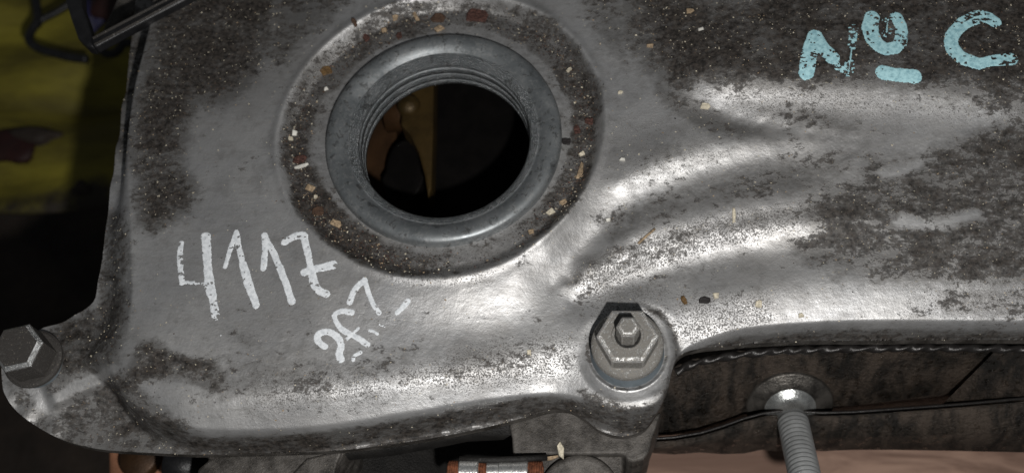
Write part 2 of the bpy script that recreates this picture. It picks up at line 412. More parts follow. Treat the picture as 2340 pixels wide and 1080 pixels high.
WALL_PX = [(352,-120),(351,50),(313,220),(297,330),(289,450),(290,600),(295,700),(266,800),(252,852),(285,915),(340,958),(420,982),(500,990),(600,987),(700,980),(800,968),(900,952),
           (1000,935),(1100,916),(1200,899),(1260,894),(1308,903),(1350,918),(1391,933),(1449,938),(1502,922),(1527,884),(1538,838),(1556,806),(1600,785),(1700,760),(1850,747),(2000,743),(2150,744),(2500,748),(3000,756)]
WALL = [P(x, y, -6)[:2] for x, y in WALL_PX]
WALL = [tuple(p) for p in spline(WALL, 4)] + [tuple(P(3000, -160, -6)[:2]), tuple(P(352, -160, -6)[:2])]
def zfl_at(px, py):
    """height of the flange round the foot of the wall"""
    return None
OUT_PX = [(322,-120,-14),(304,60,-14),(291,180,-13.5),(276,280,-11),(262,370,-8.5),(250,450,-6.8),(238,560,-5.8),(224,640,-5.8),(212,690,-6.5),(180,715,-8.2),(140,738,-9.5),(90,752,-9.5),(30,790,-9.5),(5,830,-9.5),(5,880,-9.8),(14,905,-10.5),
          (40,940,-12),(95,980,-13.5),(160,1010,-14.5),(240,1027,-15),(350,1034,-15),(460,1038,-15),(620,1035,-15),(780,1028,-15),(900,1013,-15),(1000,998,-15),(1100,978,-15),(1180,958,-15),(1250,941,-15),(1300,943,-15),(1340,962,-15),
          (1375,985,-15),(1420,996,-15),(1465,986,-15),(1500,956,-15),(1522,915,-15),(1533,868,-15),(1550,838,-15),(1590,820,-15),(1700,800,-15),(1850,790,-15),(2000,788,-15),(2150,788,-15),(2500,791,-15),(3000,798,-15)]
OUT = [P(*p)[:2] for p in OUT_PX]
OUTL = [tuple(p) for p in spline(OUT, 4)] + [tuple(P(3000, -160, -14)[:2]), tuple(P(322, -160, -14)[:2])]
_flx = np.array([P(*p) for p in OUT_PX])
def flange_z(x, y):
    d2 = (x[..., None]-_flx[:, 0])**2+(y[..., None]-_flx[:, 1])**2
    wt = 1/(d2+9.)**2; return (wt*_flx[:, 2]).sum(-1)/wt.sum(-1)

def seat_r(x, y):
    r = np.hypot(x-HOLE[0], y-HOLE[1]); th = np.degrees(np.arctan2(y-HOLE[1], x-HOLE[0]))
    return r*(1+np.interp(th, [-180, -150, -130, -90, -55, -35, -10, 15, 50, 90, 135, 180], [-.035, .0, .035, .065, .065, .065, .03, -.01, -.03, -.02, -.015, -.035]))
def height(x, y, detail=True):
    z = rbf(x, y)
    # filler seat: sunk floor round the neck, with a rounded wall up to the rim
    r = seat_r(x, y)
    seat = -1.1 + 0.25*vnoise(x, y, 9, 3, 2)
    k = sstep(35.3, 39.2, r + .8*(vnoise(x, y, 14, 5, 2)-.5))
    z = seat*(1-k)+z*k
    z = z + .42*np.exp(-((r-39.2)/1.1)**2)
    # bolt boss: level pad with a rounded edge, a low ring round the sleeve
    rb = np.hypot(x-BOLT[0], y-BOLT[1])
    kb = sstep(11.2, 9.2, rb); z = z*(1-kb)+(-3.7)*kb
    z = z + .45*np.exp(-((rb-9.0)/.45)**2)*sstep(-.2, .8, -(y-BOLT[1])/9)
    z = z - .5*np.exp(-((rb-11.6)/.9)**2)*sstep(0.2, .9, (x-BOLT[0])/11)
    d = sdf(x, y, WALL)
    px, py = proj(x, y, z)
    zw = sstep(330, 285, px)*sstep(240, 540, py)*sstep(900, 800, py); kw = 3.9*(1-zw)+1.0*zw
    rbw = np.hypot(x-BOLT[0], y-BOLT[1])
    wall = -1.54*kw+d*kw
    z = smin(z, wall, 2.4+1.2*zw-1.1*sstep(16, 11, rbw))
    fl = flange_z(x, y)
    z = smax(z, fl, 2.2)
    # rib running from the ear to the corner of the cover
    a, b = P(95, 930, -9.5), P(262, 842, -5)
    t = np.clip(((x-a[0])*(b[0]-a[0])+(y-a[1])*(b[1]-a[1]))/((b[0]-a[0])**2+(b[1]-a[1])**2), 0, 1)
    L_ = math.hypot(b[0]-a[0], b[1]-a[1]); sg = ((x-a[0])*(b[1]-a[1])-(y-a[1])*(b[0]-a[0]))/L_      # + on the lower side
    z = z+1.1*sstep(1.1, -1.1, sg)*np.exp(-(np.minimum(sg, 0)/9.)**4)*sstep(0, .15, t)*sstep(1.0, .8, t)*sstep(1.0, -2.0, d)
    if detail:
        z = z+.10*(vnoise(x, y, 3.5, 11, 3)-.5)+.22*(vnoise(x, y, 16, 12, 2)-.5)
    return z

# dirt painted as traced stains, plus darkening that stands in for shade: (weight, softness px, polygon px)
STAINS_AND_SHADE = [
 (1.05,26,[(352,40),(335,120),(310,230),(296,330),(318,420),(322,505),(352,522),(402,492),(440,468),(465,440),(448,398),(425,370),(418,290),(450,235),(512,228),(560,200),(592,130),(615,90),(625,30),(640,-130),(300,-130)]),
 (-.35,18,[(380,380),(470,360),(480,440),(440,470),(410,440)]),(-.4,14,[(345,350),(420,340),(410,385),(350,395)]),
 (.55,22,[(620,-120),(840,-120),(800,0),(700,90),(650,150),(600,140),(612,60)]),
 (.85,14,[(318,788),(345,775),(380,800),(430,818),(482,822),(512,862),(500,902),(462,892),(425,868),(345,872),(290,862)]),
 (.80,22,[(120,925),(250,860),(290,870),(330,945),(410,985),(300,1020),(160,1000)]),
 (.72,25,[(100,760),(225,690),(285,560),(292,720),(262,830),(120,900)]),
 (.5,10,[(225,700),(240,480),(290,480),(295,720),(270,760)]),
 (1.05,40,[(1410,-120),(3000,-120),(3000,262),(2340,258),(2200,215),(2050,195),(1830,197),(1650,190),(1600,182),(1550,205),(1490,160),(1440,90)]),
 (-.55,22,[(1590,-60),(1740,-60),(1730,20),(1620,22)]),(-.42,25,[(1680,62),(1760,58),(1765,135),(1700,128)]),(-.25,40,[(1900,30),(2120,60),(2120,190),(1930,190)]),
 (.45,22,[(1305,-80),(1420,-80),(1450,90),(1430,160),(1390,120),(1340,50)]),
 (.62,18,[(1490,180),(1560,205),(1650,262),(1745,300),(1700,318),(1600,292),(1540,260),(1500,225)]),
 (.42,20,[(1740,255),(1850,250),(1990,300),(1930,312),(1800,290)]),
 (.84,30,[(3000,262),(2300,280),(2250,300),(2170,335),(2130,365),(2050,372),(1985,362),(1985,415),(1900,452),(1835,470),(1850,540),(1800,545),(1830,605),(1900,635),(2150,640),(3000,640)]),
 (-.85,10,[(2035,508),(2060,490),(2120,494),(2240,482),(2252,505),(2150,520),(2060,524)]),
 (-.70,10,[(2000,388),(2050,380),(2110,372),(2100,395),(2030,412)]),(-.35,25,[(1800,600),(1900,560),(2050,585),(1950,640),(1830,640)]),(-.3,20,[(2260,490),(2340,490),(2340,520),(2270,520)]),
 (.40,30,[(1370,500),(1500,440),(1700,390),(1900,350),(1970,335),(1930,400),(1730,450),(1560,480),(1420,540)]),  # dirt film here also paints the shaded ground under the first ridge
 (.30,24,[(1320,660),(1420,580),(1560,515),(1750,470),(1840,470),(1840,500),(1640,545),(1460,610),(1350,680)]),
 (.38,16,[(2130,655),(2360,650),(3000,650),(3000,730),(2160,725)]),(.25,20,[(1550,560),(1330,650),(1320,700),(1480,650)]),
 (.34,14,[(1380,520),(1500,468),(1620,430),(1760,400),(1900,385),(1900,440),(1700,458),(1560,490),(1400,560)]),(.30,14,[(1500,330),(1600,345),(1760,318),(1980,312),(1960,326),(1760,330),(1620,362),(1500,390),(1420,420)]),
 (.38,12,[(1330,600),(1290,650),(1300,668),(1400,600),(1500,560),(1480,535),(1380,570)]),(.26,20,[(1320,700),(1500,620),(1640,580),(1640,620),(1520,650),(1420,690)]),  # channel beside the flank: its shaded side painted along with the film
 (.34,25,[(1000,830),(1180,790),(1260,800),(1240,850),(1080,880),(1010,880)]),
 (.75,18,[(255,850),(300,860),(340,920),(430,975),(430,1000),(300,1010)]),
 (.30,30,[(440,815),(950,790),(960,880),(700,925),(450,935)]),
 (.75,10,[(1320,892),(1391,905),(1449,922),(1505,905),(1535,870),(1530,950),(1450,1000),(1380,990)]),  # shade painted on the boss front wall, damping its rim highlight
 (.5,16,[(0,850),(60,890),(110,945),(230,1000),(240,1040),(120,1010),(20,930)]),
 (-.45,9,[(95,925),(180,880),(262,838),(268,850),(190,895),(105,940)]),
 (.3,14,[(500,745),(560,760),(600,790),(560,800),(520,775)]),
]
def attributes(x, y, z):
    px, py = proj(x, y, z)
    wx = px+22*(vnoise(x, y, 6, 21, 4)-.5); wy = py+22*(vnoise(x, y, 6, 22, 4)-.5)
    dirt = np.full(x.shape, .02)  # real dirt, and the painted shade of walls and ridges
    for wt, soft, poly in STAINS_AND_SHADE:
        k = [i for i in range(2)]
        bx0, by0 = np.min(poly, 0)-soft*3; bx1, by1 = np.max(poly, 0)+soft*3
        m = (wx > bx0) & (wx < bx1) & (wy > by0) & (wy < by1)
        if not m.any(): continue
        c = sstep(-soft*1.5, soft*1.5, sdf(wx[m], wy[m], poly))
        dirt[m] = np.maximum(dirt[m], wt*c) if wt > 0 else np.maximum(0, dirt[m]+wt*c)
    # ring of grime in the seat round the neck
    r = seat_r(x, y); th = np.degrees(np.arctan2(y-HOLE[1], x-HOLE[0]))
    rr = r+4.5*(vnoise(x, y, 7, 31, 4)-.5)
    band = sstep(29.4, 31.8, rr)*sstep(39.6, 36.8, rr)
    amt = np.interp(th, [-180, -150, -120, -100, -80, -60, -35, -10, 20, 50, 75, 95, 120, 150, 180], [.78, .88, .92, .55, .20, .30, .66, .66, .72, .66, .42, .48, .70, .52, .78])
    dirt = np.maximum(dirt, band*amt)
    dirt = np.maximum(dirt, .22*sstep(27, 28, r)*sstep(38, 36, r))
    # walls and flange darkened evenly, their shade put into the dirt value
    d = sdf(x, y, WALL)
    wallm = sstep(-.3, -2.2, d)*sstep(480, 300, px*0+np.where(py < 640, 700, 0))
    lw = 1-.85*sstep(400, 320, px)*sstep(330, 400, py)*sstep(1010, 960, py)
    dirt = np.maximum(dirt, .85*lw*sstep(.1, -1.1, d)*(1-.35*sstep(-2.8, -4.2, d)))
    rb = np.hypot(x-BOLT[0], y-BOLT[1])
    dirt = np.maximum(dirt, .42*np.exp(-((rb-8.6)/.6)**2)); dirt = np.maximum(dirt, .5*np.exp(-((rb-11.4)/1.0)**2)*sstep(0, .8, (x-BOLT[0])/11))
    # fine pinhead staining
    sp = np.full(x.shape, .0)+.10*sstep(.45,.65,vnoise(x,y,14,77,3))
    for wt, soft, poly in [(.50,40,[(900,830),(1150,760),(1320,740),(1330,860),(1180,890),(900,900)]),(.42,35,[(560,840),(900,840),(900,930),(560,960)]),
        (.45,30,[(820,595),(1230,560),(1230,640),(900,660)]),(.55,28,[(1300,600),(1560,500),(1840,450),(1840,520),(1500,620),(1330,700)]),
        (.52,30,[(1530,650),(1780,660),(1780,740),(1580,800),(1530,760)]),(.50,40,[(1340,620),(1540,640),(1540,760),(1330,760)]),(.35,40,[(1380,250),(1560,250),(1700,360),(1450,440),(1370,400)]),
        (.42,40,[(1580,190),(1900,200),(2340,230),(2340,290),(1700,290)]),(.35,30,[(2060,640),(2400,640),(2400,740),(2060,740)])]:
        sp = np.maximum(sp, wt*sstep(-soft, soft, sdf(wx, wy, poly)))
    sp = np.maximum(sp, .40*sstep(29, 31, r)*sstep(39, 36.5, r))
    sp = sp*(1-.8*sstep(-25, 25, sdf(px, py, [(1400,430),(1340,515),(1275,650),(1130,670),(1130,600),(1250,565),(1340,420)])))
    return dirt, sp

VC = empty('valve_cover', (HOLE[0], HOLE[1], 0), 'dirty cast aluminium engine valve cover with round oil filler hole', 'valve cover')
vco = np.array(parent_world(VC))
def grid_mesh(name, x, y, z, keep_v, mat, parent, extra=None, snap=None):
    """x,y,z 2-D arrays; cells with all four corners kept become quads"""
    ny, nx = x.shape; k = keep_v
    cell = k[:-1, :-1] & k[1:, :-1] & k[:-1, 1:] & k[1:, 1:]
    idx = np.arange(ny*nx).reshape(ny, nx)
    q = np.stack([idx[:-1, :-1][cell], idx[:-1, 1:][cell], idx[1:, 1:][cell], idx[1:, :-1][cell]], -1)
    used = np.unique(q); remap = -np.ones(ny*nx, int); remap[used] = np.arange(len(used)); q = remap[q]
    V = np.stack([x.ravel()[used], y.ravel()[used], z.ravel()[used]], -1)
    me = bpy.data.meshes.new(name); n, m = len(V), len(q)
    me.vertices.add(n); me.vertices.foreach_set('co', (V*S-np.array(parent_world(parent))).astype(np.float32).ravel())
    me.loops.add(m*4); me.loops.foreach_set('vertex_index', q.astype(np.int32).ravel())
    me.polygons.add(m); me.polygons.foreach_set('loop_start', np.arange(0, m*4, 4, dtype=np.int32)); me.polygons.foreach_set('loop_total', np.full(m, 4, np.int32))
    me.update(calc_edges=True)
    for nm, a in (extra or {}).items():
        at = me.attributes.new(nm, 'FLOAT', 'POINT'); at.data.foreach_set('value', a.ravel()[used].astype(np.float32))
    me.materials.append(mat); me.shade_smooth()
    o = bpy.data.objects.new(name, me); COL.objects.link(o); o.parent = parent
    return o, used, q, V

STEP = .3
cs = [P(x, y, z) for x in (-60, 2960) for y in (-130, 1100) for z in (-16, 7)]
X0, X1 = min(c[0] for c in cs), max(c[0] for c in cs); Y0, Y1 = min(c[1] for c in cs), max(c[1] for c in cs)
X0 = P(0, 850, -10)[0]-3; Y0 = min(p[1] for p in OUT)-1.5
gx, gy = np.meshgrid(np.arange(X0, X1, STEP), np.arange(Y0, Y1, STEP))
od = sdf(gx, gy, OUTL)
# pull the vertices just outside the outline onto it
near = (od < 0) & (od > -STEP*1.5)
e = .05
gxn, gyn = gx[near], gy[near]
ddx = (sdf(gxn+e, gyn, OUTL)-sdf(gxn-e, gyn, OUTL))/(2*e); ddy = (sdf(gxn, gyn+e, OUTL)-sdf(gxn, gyn-e, OUTL))/(2*e)
gl = np.hypot(ddx, ddy)+1e-6
gx[near] = gxn-od[near]*ddx/gl**2; gy[near] = gyn-od[near]*ddy/gl**2
gz = np.full(gx.shape, -15.)
kv = od > -STEP*1.45
gz[kv] = height(gx[kv], gy[kv])
rr = np.hypot(gx-HOLE[0], gy-HOLE[1])
dirt = np.zeros(gx.shape); spk = np.zeros(gx.shape)
dirt[kv], spk[kv] = attributes(gx[kv], gy[kv], gz[kv])
shell, used, quads, SV = grid_mesh('shell', gx, gy, gz, kv & (rr > 22.5), M['cover'], VC, {'dirt': dirt, 'speck': spk})
# skirt: the thickness of the flange edge
def surf(x, y):
    x = np.atleast_1d(np.asarray(x, float)); y = np.atleast_1d(np.asarray(y, float)); return height(x, y)
sk = np.array(OUTL[:-2]); skz = height(sk[:, 0], sk[:, 1], False)
V, Fc = [], []
for i, (p, z) in enumerate(zip(sk, skz)): V += [(p[0], p[1], z+.05), (p[0]*1., p[1]*1., z-2.6)]
for i in range(len(sk)-1): Fc.append((2*i, 2*i+1, 2*i+3, 2*i+2))
obj('flange_edge', V, Fc, M['cast'], VC)

# ------------------------------------------------------------------ filler neck
prof = [(RING+.05,-2.2),(RING+.05,.2),(RING-.15,.9),(RING-.6,1.35),(RING-1.6,1.7),(RING-2.6,1.65),(RING-3.6,1.3),(RING-4.5,.75),(RING-5.1,.3),
        (RING-5.6,.05),(RING-6.5,-.4),(RING-7.3,-.9),(RING-7.75,-1.6),(RING-7.5,-1.9),(RING-7.5,-2.5),(RING-7.75,-2.8),(RING-7.8,-4.6),(RING-7.4,-4.75),(RING-7.4,-5.2),(RING-7.85,-5.4),(RING-7.95,-7.2),(RING-7.6,-7.35),(RING-7.6,-7.7),(RING-8.0,-7.9),(RING-8.0,-9.2),(RING-6.4,-9.8),(RING-5.5,-10.4),(RING+1,-10.9)]
V, Fc = lathe(prof, (HOLE[0], HOLE[1], .2), 160, None, .05)
neck = obj('filler_neck', V, Fc, M['neck'], VC)
at = neck.data.attributes.new('tex', 'FLOAT', 'POINT')
tex = [1.0 if 9 <= k <= 24 and k not in (13, 14, 17, 18, 21, 22) else 0. for k in range(len(prof))]
at.data.foreach_set('value', np.repeat(tex, 160).astype(np.float32))

# ------------------------------------------------------------------ hand lettering, thin skins of paint lying on the cover
def solve_px(px, py, it=6):
    z = 0.
    for _ in range(it):
        p = P(px, py, z); z = float(height(np.array([p[0]]), np.array([p[1]]), False)[0])*.8+z*.2
    return P(px, py, z)
def lettering(name, strokes, mat, label, seed, step=.14, th=.10):
    """strokes: (half width px, wear 0..1, [px points])"""
    allp = []; st3 = []
    for hw, wear, pts in strokes:
        q = np.array([solve_px(*p)[:2] for p in spline(pts, 4)]); st3.append((hw*1.30/10.2, wear, q)); allp.append(q)
    A = np.vstack(allp); x, y = np.meshgrid(np.arange(A[:, 0].min()-3, A[:, 0].max()+3, step), np.arange(A[:, 1].min()-3, A[:, 1].max()+3, step))
    n1 = vnoise(x, y, 1.1, seed, 4)-.5; n2 = vnoise(x, y*1.6, .75, seed+1, 3)-.5; n3 = vnoise(x, y, 5, seed+2, 2)
    f = np.full(x.shape, -9.)
    for hw, wear, q in st3:
        d = hw*(.80+.45*n3)-seg_dist(x, y, [tuple(p) for p in q])
        g = d+.32*n1
        hole = (n2*1.9+(n3-.5)*.9) > (.66-wear*.92)
        g = np.where(hole & (d < hw*.93), np.minimum(g, -.1), g)
        f = np.maximum(f, g)
    keep = f > 0
    if not keep.any(): return
    z = np.zeros(x.shape)-99; kk = f > -.6
    z[kk] = height(x[kk], y[kk])+th*sstep(-.05, .3, f[kk])+.02
    o, *_ = grid_mesh(name, x, y, z, keep, mat, VC)
    o['label'] = label; return o
lettering('painted_number', [
 (5.5,.25,[(414,556),(411,586),(413,620),(416,646)]),(4,.3,[(415,645),(440,646),(465,651),(480,662)]),
 (9,.12,[(470,541),(473,581),(478,640),(485,675)]),(7.5,.3,[(485,675),(489,700),(492,718)]),(3,.75,[(492,720),(499,742),(508,770)]),
 (5,.1,[(514,610),(527,570),(540,530)]),(6,.1,[(540,532),(546,565),(555,603)]),(8,.08,[(555,603),(570,655),(585,697)]),
 (6,.2,[(602,613),(606,580),(604,545)]),(6.5,.15,[(604,538),(612,555),(626,580),(653,645)]),(8,.1,[(640,612),(655,652),(667,688)]),
 (7,.15,[(651,553),(668,543),(684,537),(697,540)]),(7,.15,[(694,538),(703,575),(710,611),(714,628)]),(8,.1,[(694,622),(725,613),(760,605)]),(8,.25,[(714,630),(720,652),(731,665),(745,672)])],
 M['white_paint'], 'white hand painted figures 4117', 41)
lettering('painted_note', [
 (7,.2,[(742,791),(727,779),(727,764),(745,757),(762,762),(775,776),(780,791),(775,806),(779,820)]),(4,.4,[(807,822),(811,812),(824,805)]),
 (6,.2,[(804,714),(782,711),(765,720),(773,743),(790,757),(815,770),(840,786)]),(4,.45,[(793,775),(806,762),(819,750)]),(3,.5,[(806,762),(825,780),(838,790)]),
 (6,.12,[(800,690),(811,661),(833,640)]),(5,.15,[(833,638),(843,671),(852,692),(866,714)]),
 (5.5,.15,[(908,714),(920,701),(932,688)]),(3.5,.55,[(845,755),(853,757),(862,763)]),(2,.5,[(866,741),(880,746)])],
 M['white_paint'], 'white hand painted note 2f1 with a comma', 51)
lettering('painted_letters', [
 (14,.30,[(1844,168),(1850,120),(1862,82)]),(13,.15,[(1862,82),(1882,110),(1902,134)]),(8,.62,[(1908,150),(1925,158),(1940,165)]),(9,.82,[(1938,172),(1945,120),(1950,65)]),
 (14,.10,[(1992,40),(1988,68),(1999,96),(2022,112),(2045,110)]),(12,.40,[(2045,110),(2058,95),(2060,65),(2050,40)]),(11,.80,[(2050,40),(2030,48),(2026,75)]),
 (14,.08,[(2018,166),(2045,170),(2070,173),(2090,175)]),
 (14,.38,[(2272,50),(2258,42),(2233,40),(2205,53)]),(13,.14,[(2205,53),(2183,72),(2173,93),(2182,118),(2205,136),(2238,146)]),(13,.36,[(2238,146),(2270,140),(2308,136)])],
 M['blue_paint'], 'pale blue chalky painted letters No C', 61, .15)

# ------------------------------------------------------------------ flanged bolt on its sleeve
def hexring(c, af, z0, z1, rot, cham=0.0):
    Rr = af/math.sqrt(3); V = []
    rows = [(Rr, z0), (Rr, z1-cham), (Rr-cham*1.35, z1)] if cham else [(Rr, z0), (Rr, z1)]
    for r, z in rows:
        for k in range(6):
            a = R(rot+60*k); V.append((c[0]+r*math.cos(a), c[1]+r*math.sin(a), z))
    Fc = []
    for j in range(len(rows)-1):
        for k in range(6): Fc.append((j*6+k, j*6+(k+1) % 6, (j+1)*6+(k+1) % 6, (j+1)*6+k))
    Fc.append(tuple(range((len(rows)-1)*6, len(rows)*6))); Fc.append(tuple(range(6)))
    return V, Fc
bz = -3.7
fb = empty('flange_bolt', (BOLT[0], BOLT[1], bz), 'grimy zinc flange bolt with small hexagonal tip in the front boss', 'bolt')
V, Fc = lathe([(7.55, bz+3.6), (7.85, bz+4.0), (7.85, bz+5.0), (7.6, bz+5.5), (6.6, bz+6.1), (5.0, bz+6.5), (.1, bz+6.6)], (BOLT[0], BOLT[1], 0), 72)
sharp(obj('flange', V, Fc, M['bolt'], fb))
V, Fc = hexring(BOLT, 11.6, bz+6.2, bz+11.0, -2, .5)
hx = obj('hex_head', V, Fc, [M['bolt'], M['bolt_edge']], fb, False); bevel(hx, .34, 2).modifiers['edge'].material = 1
V, Fc = lathe([(3.5, bz+10.95), (3.4, bz+11.35), (2.95, bz+11.4), (2.8, bz+11.05), (2.0, bz+11.0)], (BOLT[0], BOLT[1], 0), 48)
obj('collar', V, Fc, M['bolt'], hx)
V, Fc = lathe([(2.85, bz+11.08), (2.2, bz+11.06)], (BOLT[0], BOLT[1], 0), 40); obj('dirty_recess', V, Fc, M['dark'], hx)
V, Fc = hexring(BOLT, 4.3, bz+10.9, bz+16.9, -2, .5)
tp = obj('tip', V, Fc, [M['bolt'], M['bolt_edge']], fb, False); bevel(tp, .24, 2).modifiers['edge'].material = 1
sl = empty('sleeve', (BOLT[0], BOLT[1], bz), 'blue grey rubber sleeve under the flange bolt in the front boss', 'rubber sleeve')
V, Fc = lathe([(8.15, bz-.5), (8.1, bz+.6), (7.7, bz+1.0), (7.6, bz+3.55), (7.2, bz+3.75), (5, bz+3.8)], (BOLT[0], BOLT[1], 0), 72)
obj('sleeve_wall', V, Fc, M['sleeve'], sl)

# left corner bolt
B2 = P(85, 826, -9.2); b2z = -9.4
hb = empty('hex_bolt', (B2[0], B2[1], b2z), 'dirty hex bolt with a bright chamfer on the left corner ear', 'bolt')
V, Fc = lathe([(6.8, b2z+1.5), (6.95, b2z+2.0), (6.9, b2z+2.6), (6.3, b2z+3.1), (.1, b2z+3.3)], (B2[0], B2[1], 0), 64)
sharp(obj('washer_face', V, Fc, M['bolt_dark'], hb))
V, Fc = hexring(B2, 10.4, b2z+3.0, b2z+10.4, 12, 0)
Rr = 10.4/math.sqrt(3)
hx2 = obj('hex_head', V, Fc, M['bolt_dark'], hb, False); bevel(hx2, .15, 2)
V, Fc = [], []
for r, z in ((Rr+.02, b2z+10.2), (Rr-1.05, b2z+11.5)):
    for k in range(6):
        a = R(12+60*k); V.append((B2[0]+r*math.cos(a), B2[1]+r*math.sin(a), z))
for k in range(6): Fc.append((k, (k+1) % 6, 6+(k+1) % 6, 6+k))
obj('chamfer', V, Fc, M['bolt_steel'], hx2, False)
V, Fc = hexring(B2, (Rr-1.0)*math.sqrt(3), b2z+10.3, b2z+11.52, 12, 0)
obj('top_face', V, Fc, M['bolt_dark'], hx2, False)
V, Fc = lathe([(6.15, b2z-.6), (6.15, b2z+1.0), (5.9, b2z+1.5), (4, b2z+1.55)], (B2[0], B2[1], 0), 48)
gr = obj('rubber_washer', V, Fc, M['sleeve']); tag(gr, 'thin grey rubber washer under the left corner bolt', 'washer')

# ------------------------------------------------------------------ under the cover
# rope-like gasket edge showing below the right side of the flange
gp = spline([tuple(P(x, y, -17.8)) for x, y in [(1545,850),(1580,832),(1640,818),(1720,806),(1800,800),(1900,797),(2000,795),(2100,794),(2220,795),(2360,797),(2500,799),(2760,803),(3000,806)]], 44)
L = np.r_[0, np.cumsum(np.linalg.norm(np.diff(gp, axis=0), axis=1))]
V, Fc = [], []; n = 12
for i, p in enumerate(gp):
    t = gp[min(i+1, len(gp)-1)]-gp[max(i-1, 0)]; t /= np.linalg.norm(t); u = np.cross(t, (0, 0, 1.)); u /= np.linalg.norm(u); v = np.cross(u, t)
    for k in range(n):
        a = 2*math.pi*k/n; r = (.85+.1*math.sin(L[i]*.7))+.2*math.cos(2*a-2*math.pi*(L[i]+1.1*math.sin(L[i]*.23))/4.6); V.append(p+r*(math.cos(a)*u+math.sin(a)*v))
for i in range(len(gp)-1):
    for k in range(n): Fc.append((i*n+k, i*n+(k+1) % n, (i+1)*n+(k+1) % n, (i+1)*n+k))
tag(obj('rope_gasket', V, Fc, M['stud'] if False else M['gasket']), 'dark twisted gasket edge squeezed out below the right flange', 'gasket')

# cylinder head: ledge, joint and lower face
def strip(rows, name, mat, parent=None, smooth=True):
    """rows: list of polylines (same count) of (px,py,z)"""
    V, Fc = [], []; m = len(rows[0])
    for r in rows:
        for p in r: V.append(P(*p))
    for j in range(len(rows)-1):
        for i in range(m-1): Fc.append((j*m+i, j*m+i+1, (j+1)*m+i+1, (j+1)*m+i))
    return obj(name, V, Fc, mat, parent, smooth)
XS = [1440,1480,1540,1600,1650,1700,1740,1780,1830,1880,1950,2050,2200,2350,2520,3050]
LINE = [1002,1000,996,986,971,953,942,936,937,940,938,931,920,906,892,870]
CHD = empty('cylinder_head', P(1900, 870, -35), 'oily brown cylinder head ledge showing below the valve cover', 'cylinder head')
rows = []
zs = [(-.0, -19), (.30, -26), (.62, -36), (1.0, -46)]
for f, z in zs:
    rows.append([(x, 735+(l-8-735)*f, z) for x, l in zip(XS, LINE)])
rows[-1] = [(x, y-max(0, min(22, (x-1880)*.06)), z) for x, y, z in rows[-1]]
rows.append([(x, l-2, -80) for x, l in zip(XS, LINE)])
strip(rows, 'ledge', M['head'], CHD)
# lower face beyond the joint
rows = [[(x, l+4, -48) for x, l in zip(XS, LINE)], [(x, l+12, -40.5) for x, l in zip(XS, LINE)], [(x, l+22, -41) for x, l in zip(XS, LINE)],
        [(x, (l+22)*.45+1030*.55, -47) for x, l in zip(XS, LINE)], [(x, 1036-(6 if x > 1700 else 0)+random.uniform(-4, 4), -57) for x in XS], [(x, 1020, -84) for x in XS]]
strip(rows, 'manifold_face', M['head'], CHD)
# slanted buttress at the far right of the ledge
V, Fc = prism([P(2155, 922, -43)[:2], P(2290, 785, -22)[:2], P(3050, 790, -22)[:2], P(3050, 876, -43)[:2]], [-43, -22, -22, -43], -58)
obj('buttress', V, Fc, M['head'], CHD)
# thin sheet gasket standing in the joint
V, Fc = [], []
for x, l in zip(XS, LINE): V += [P(x, l-1, -39.0), P(x, l+5, -39.0), P(x, l+5, -48), P(x, l-1, -48)]
for i in range(len(XS)-1):
    a, b = 4*i, 4*i+4
    for k in range(4): Fc.append((a+k, a+(k+1) % 4, b+(k+1) % 4, b+k))
tag(obj('sheet_gasket', V, Fc, M['gasket']), 'thin black sheet gasket in the joint below the brown head ledge', 'gasket')

# threaded stud with its shiny collar
A, B = P(1805, 930, -43.5), P(1846, 1120, -28.0); ax = (B-A)/np.linalg.norm(B-A); Ls = np.linalg.norm(B-A)
st = empty('threaded_stud', A, 'plain zinc threaded stud pointing down out of the joint', 'stud')
prof = []; h = 5.2
while h < Ls+2:
    prof += [(3.4, h), (3.76, h+.5), (3.8, h+.65), (3.4, h+1.15)]; h += 1.42
V, Fc = lathe([(3.4, 3.0), (3.5, 4.4)]+prof, A, 40, ax); obj('thread', V, Fc, M['stud'], st)
V, Fc = lathe([(10.8, -3.0), (10.6, -.3), (10.2, 0), (8.6, .15), (8.2, .5), (5.0, .6)], A, 64, ax); obj('washer', V, Fc, M['washer'], st)
V, Fc = lathe([(6.6, .2), (6.0, .9), (5.0, 1.5), (4.2, 2.2), (3.8, 3.2), (3.6, 4.6)], A, 64, ax); obj('collar', V, Fc, M['collar'], st)

# speckled casting below the middle of the cover
CB = empty('engine_front', P(1300, 1010, -22), 'speckled grey engine casting below the middle of the valve cover', 'engine casting')
poly = [(1160,940),(1250,925),(1330,935),(1400,960),(1480,950),(1512,940),(1500,975),(1490,1002),(1484,1030),(1470,1048),(1445,1054),(1430,1048),(1428,1036),(1172,1038),(1170,1000),(1164,975)]
V, Fc = prism(pxpoly(poly, -18.5), -18.5, -40); bevel(obj('lug', V, Fc, M['cast'], CB, False), .8, 3)
V, Fc = prism(pxpoly([(1172,1036),(1424,1034),(1422,1110),(1172,1110)], -21.5), -21.5, -44); bevel(obj('lower_ledge', V, Fc, M['cast'], CB, False), .8, 3)
cc = P(1325, 1132, -20.5)
V, Fc = lathe([(9.2, -24), (9.2, -19.7), (8.7, -19.2), (7.2, -19.2), (6.9, -19.6), (.1, -19.6)], (cc[0], cc[1], 0), 64); obj('round_boss', V, Fc, M['cast'], CB)
poly = [(445,1110),(452,1070),(478,1048),(455,1030),(520,1005),(700,1000),(792,1000),(788,1030),(772,1058),(762,1110)]
V, Fc = prism(pxpoly(poly, -18.5), -18.5, -40); bevel(obj('side_plate', V, Fc, M['cast'], CB, False), .6, 2)
